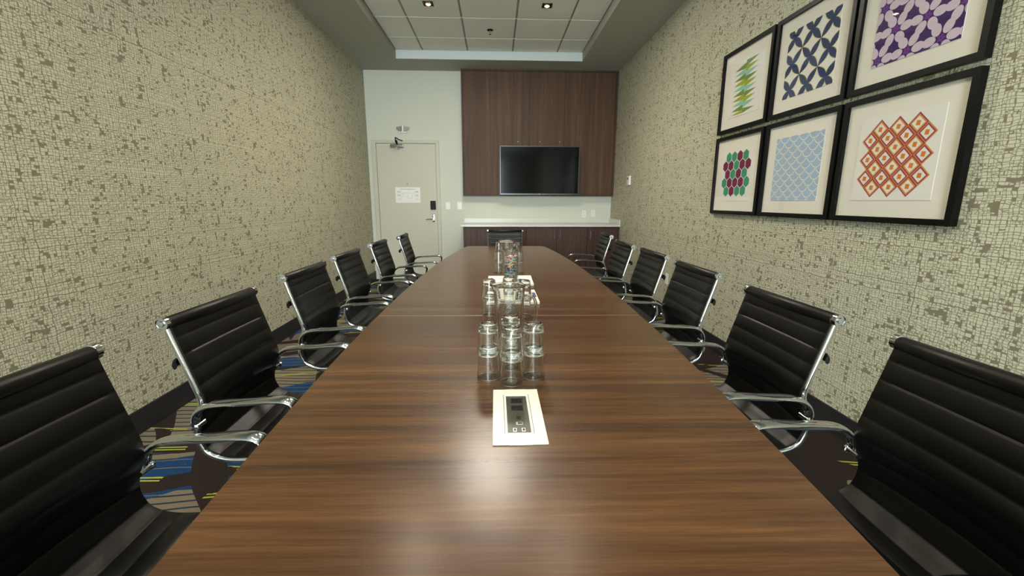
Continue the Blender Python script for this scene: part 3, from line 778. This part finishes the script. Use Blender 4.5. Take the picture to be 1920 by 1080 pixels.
    for (x, y, a) in cas:
        bm = new(); d = Vector((-math.sin(a), math.cos(a), 0))
        for q in (-1, 1):
            rings = []
            for off in (.003, .022):
                rings.append([bm.verts.new((x + d.x*q*off + math.cos(a)*.025*math.cos(2*PI*i/14), y + d.y*q*off + math.sin(a)*.025*math.cos(2*PI*i/14), .0255 + .025*math.sin(2*PI*i/14))) for i in range(14)])
            bm.faces.new(rings[0]); bm.faces.new(rings[1][::-1])
            for i in range(14): bm.faces.new((rings[0][i], rings[0][(i+1) % 14], rings[1][(i+1) % 14], rings[1][i]))
        sweep(bm, [(x, y, .03), (x, y, .078)], .006, seg=8)
        obj('caster', bm, 'plastic', t, True)
    return t
chair0 = make_chair()
ordn = ['first', 'second', 'third', 'fourth', 'fifth', 'sixth']
chairs = []
#           bulge x, centre y, yaw degrees off square, scale z
Ls = [(-.868, .730, 0), (-.880, 1.395, 0), (-.893, 2.105, 0), (-.912, 2.76, 0), (-.908, 3.50, 0), (-.857, 4.20, 2)]
Rs = [(.945, .740, 0), (.950, 1.375, 0), (.978, 2.10, 0), (1.0, 2.755, 0), (.99, 3.37, 0), (1.085, 4.30, -3)]
dL = ['black ribbed chair cut off by the picture edge, plain wall side', 'black ribbed chair second from the camera along the plain wall', 'black ribbed chair third from the camera along the plain wall', 'black ribbed chair fourth from the camera along the plain wall', 'black ribbed chair fifth from the camera, overlapping the corner by the door', 'black ribbed chair standing in front of the door']
dR = ['black ribbed chair cut off by the picture edge, picture wall side', 'black ribbed chair under the diamond print, second from the camera', 'black ribbed chair just before the low wall outlet', 'black ribbed chair right behind the low wall outlet', 'black ribbed chair fifth from the camera on the picture wall side', 'black ribbed chair in front of the base cabinet by the papered corner']
for (x, y, a), lab in zip(Ls, dL): chairs.append((x, y, math.radians(a), lab, 1))
for (x, y, a), lab in zip(Rs, dR): chairs.append((x, y, PI + math.radians(a), lab, 1))
chairs.append((.125, 5.50, -PI/2, 'black ribbed chair at the far head of the table, facing the camera', .955))
for i, (x, y, rz, lab, sc) in enumerate(chairs):
    o = chair0 if i == 0 else copy_tree(chair0)
    o.location = (x, y, 0); o.rotation_euler = (0, 0, rz); o['label'] = lab; o['group'] = 'black ribbed office chairs around the table'
    if sc != 1: o.scale = (.96, 1.0, sc)

# ------------------------------------------------------------------ glassware
def tumbler_mesh():
    bm = new()   # stands upside down: rim at z=0, base on top
    H, ro, rt = .095, .0345, .0275
    prof_out = [(ro, 0), (ro-.0006, -.0), (rt+.001, H-.010), (rt-.0015, H-.002), (rt-.006, H)]
    lathe(bm, dense([(0, H-.001), (rt-.010, H-.0015), (rt-.006, H), (rt-.0015, H-.002), (rt+.0006, H-.008), (rt+.0020, H-.024), (ro, .002), (ro-.0008, 0), (ro-.0018, .001), (rt-.0010, H-.026), (rt-.004, H-.022), (0, H-.021)], .02), seg=48)
    return bm
t0 = obj('drinking_glass', tumbler_mesh(), 'glass', None, True, 60)
stacks = [(-.022, 1.205, 'plain wall side of the stacks behind the socket plate'), (.112, 1.205, 'picture wall side of the stacks behind the socket plate'), (.045, 1.162, 'stack closest to the socket plate'), (.046, 1.285, 'stack tucked between the front pitcher and the socket plate stacks'),
          (-.028, 1.92, 'stack behind the front pitcher, plain wall side'), (.130, 1.90, 'stack behind the front pitcher, picture wall side'), (.062, 1.975, 'middle stack between the front pitcher and the notepads'),
          (.024, 3.11, 'stack beside the sweet jar, plain wall side'), (.172, 3.09, 'stack beside the sweet jar, picture wall side'),
          (.032, 3.73, 'stack behind the far pitcher, plain wall side'), (.184, 3.73, 'stack behind the far pitcher, picture wall side'), (.122, 3.90, 'stack farthest down the table, behind the far pitcher')]
i = 0
for x, y, lab in stacks:
    for k in range(2):
        o = t0 if i == 0 else t0.copy()
        if i: C.objects.link(o)
        i += 1
        o.location = (x, y, TT + .0003 + k*.0705); o.rotation_euler = (0, 0, random.uniform(0, 6))
        tag(o, '%s upturned clear tumbler, %s' % ('upper' if k else 'lower', lab), 'glass', 'upturned tumblers stacked in twos on the table')
def pitcher(label, x, y, ang, rim=.060):
    t = thing('glass_pitcher', label, 'pitcher', (x, y, TT+.0003), ang, group='clear glass pitchers on the table')
    H = .215; rb = .050
    bm = new(); seg = 72
    out = [(0, .0), (rb-.004, 0), (rb, .004), (rb+.001, .03), (rb+.003, .10), (rb+.005, .16), (rim-.003, H-.012), (rim, H-.004), (rim, H)]
    inn = [(rim-.003, H+.001), (rim-.005, H-.004), (rb+.001, .16), (rb-.001, .10), (rb-.004, .03), (rb-.008, .014), (0, .012)]
    lathe(bm, dense(out+inn, .012), seg=seg)
    # fluting inside on the lower body
    for v in bm.verts:
        r = math.hypot(v.co.x, v.co.y)
        if .02 < v.co.z < .12 and r > .01 and r < rb:
            a = math.atan2(v.co.y, v.co.x); k = 1 - .025*(1+math.cos(a*18)); v.co.x *= k; v.co.y *= k
        if v.co.z > H-.03 and r > .03:      # spout on the side away from the handle
            a = math.atan2(v.co.y, v.co.x); d = math.exp(-((abs(a)-PI)/.28)**2); f = (v.co.z-(H-.03))/.03; k = 1+.22*d*f; v.co.x *= k; v.co.y *= k
    obj('body', bm, 'glass', t, True, 60)
    bm = new(); sweep(bm, smoothpath([(rb+.004, 0, .165), (rb+.020, 0, .176), (rb+.042, 0, .165), (rb+.050, 0, .125), (rb+.044, 0, .08), (rb+.022, 0, .050), (rb+.0015, 0, .045)], 6), .008, .006, 12, side=(0, 1, 0)); obj('handle', bm, 'glass', t, True)
pitcher('clear glass pitcher behind the socket plate stacks', .050, 1.535, -.15)
pitcher('clear glass pitcher farther down the table, behind the sweet jar', .088, 3.34, .4, .058)

# notepads
def pad(label, x0, x1, y0, y1, marks, rz=0.):
    t = thing('notepad', label, 'notepad', ((x0+x1)/2, (y0+y1)/2, TT), rz, group='white notepads with blue print')
    hx, hy = (x1-x0)/2, (y1-y0)/2
    bm = new(); box(bm, -hx, hx, -hy, hy, .0005, .002, 0); obj('card_back', bm, 'pit', t)
    bm = new()
    for k in range(4): box(bm, -hx+random.uniform(0, .0015), hx-random.uniform(0, .0015), -hy+random.uniform(0, .001), hy, .002+k*.003, .002+k*.003+.0028)
    obj('sheets', bm, 'paper', t)
    for (s, mx, my, rot, size) in marks:
        if s is None:
            bm = new(); box(bm, mx*hx-size, mx*hx+size, my*hy-size*1.6, my*hy-size*.2, .0138, .0141); box(bm, mx*hx-size, mx*hx+size, my*hy+size*.2, my*hy+size*1.6, .0138, .0141); obj('logo', bm, 'blueink', t)
        else:
            bm = new(); L_, W_ = size*3.2, size*.5
            cx_, cy_ = mx*hx, my*hy
            W_ = size*.30; n = 11
            for q in range(n):
                a0 = -L_/2 + L_*q/n; a1 = a0 + L_/n*.84
                hgt = W_*(.7+.3*((q*37) % 5)/4)
                if rot: box(bm, cx_-hgt, cx_+hgt, cy_+a0, cy_+a1, .0138, .0141)
                else: box(bm, cx_+a0, cx_+a1, cy_-hgt, cy_+hgt, .0138, .0141)
            obj('printing', bm, 'blueink', t)
pad('white notepad beside the sweet jar, plain wall side', -.048, .094, 2.60, 2.885, [('x', -.68, .02, 1, .036), ('x', .45, .2, 0, .020)], 0)
pad('white notepad beside the sweet jar, picture wall side', .098, .240, 2.585, 2.90, [(None, -.15, .05, 0, .013), ('x', .6, -.35, 0, .007)], -.02)
pad('white notepad behind the front stacks, plain wall side', -.055, .082, 2.12, 2.42, [], 0.0)
pad('white notepad behind the front stacks, picture wall side', .084, .224, 2.105, 2.415, [('x', .80, .13, 1, .038)], 0.0)

# jar of wrapped sweets
JX, JY, JZ = .098, 2.70, TT+.0142
t = thing('glass_jar', 'tall clear glass cylinder jar filled with wrapped sweets', 'jar', (JX, JY, JZ))
bm = new(); lathe(bm, dense([(0, 0), (.045, 0), (.048, .003), (.048, .196), (.0465, .199), (.045, .196), (.045, .008), (.042, .006), (0, .006)], .02), seg=48); obj('cylinder', bm, 'glass', t, True, 60)
def wrapper(n, r, g, b):
    t = NT('wrapper_'+n); nz = t.noise(t.obj(), 170, 0)[0]
    t.col(t.mix(t.math('GREATER_THAN', nz, .53), srgb(r, g, b), srgb(236, 236, 232) if r+g+b < 560 else srgb(150, 60, 90)))
    return t.p(Roughness=.35)
sw = [wrapper('sw%d' % i, *c) for i, c in enumerate(((232, 232, 226), (200, 60, 90), (235, 150, 150), (60, 150, 120), (225, 215, 60), (40, 50, 100), (150, 190, 215), (30, 30, 44)))]
cands = []
for m in range(8):
    bm = new(); lathe(bm, [(0, -.0185), (.006, -.0165), (.0025, -.0105), (.0070, -.007), (.0080, 0), (.0070, .007), (.0025, .0105), (.006, .0165), (0, .0185)], seg=10)
    me = bpy.data.meshes.new('wrapped_sweet'); bmesh.ops.recalc_face_normals(bm, faces=bm.faces); bm.to_mesh(me); bm.free(); me.materials.append(sw[m])
    for p in me.polygons: p.use_smooth = True
    cands.append(me)
k = 0
for lay in range(10):
    z = .014 + lay*.0158
    for ringr, n in ((.0340, 9), (.014, 3)):
        for q in range(n):
            a = 2*PI*q/n + lay*.45 + random.uniform(-.12, .12)
            if lay == 9 and (q % 2 or ringr > .02 and q > 4): continue
            top = lay >= 6
            m = random.choice([0, 0, 6, 2, 2, 3, 4, 0, 1] if top else [0, 5, 5, 6, 2, 7, 1, 3, 7])
            o = bpy.data.objects.new('wrapped_sweet', cands[m]); C.objects.link(o); k += 1
            o.location = (JX + ringr*math.cos(a), JY + ringr*math.sin(a), JZ + z + random.uniform(-.002, .002))
            d = Vector((-math.sin(a), math.cos(a), random.uniform(-.5, .5))).normalized() if ringr > .02 else Vector((math.cos(a*3), math.sin(a*3), .3)).normalized()
            o.rotation_euler = d.to_track_quat('Z', 'Y').to_euler()
            tag(o, 'small wrapped sweet inside the glass jar', 'sweet', 'wrapped sweets in the glass jar')
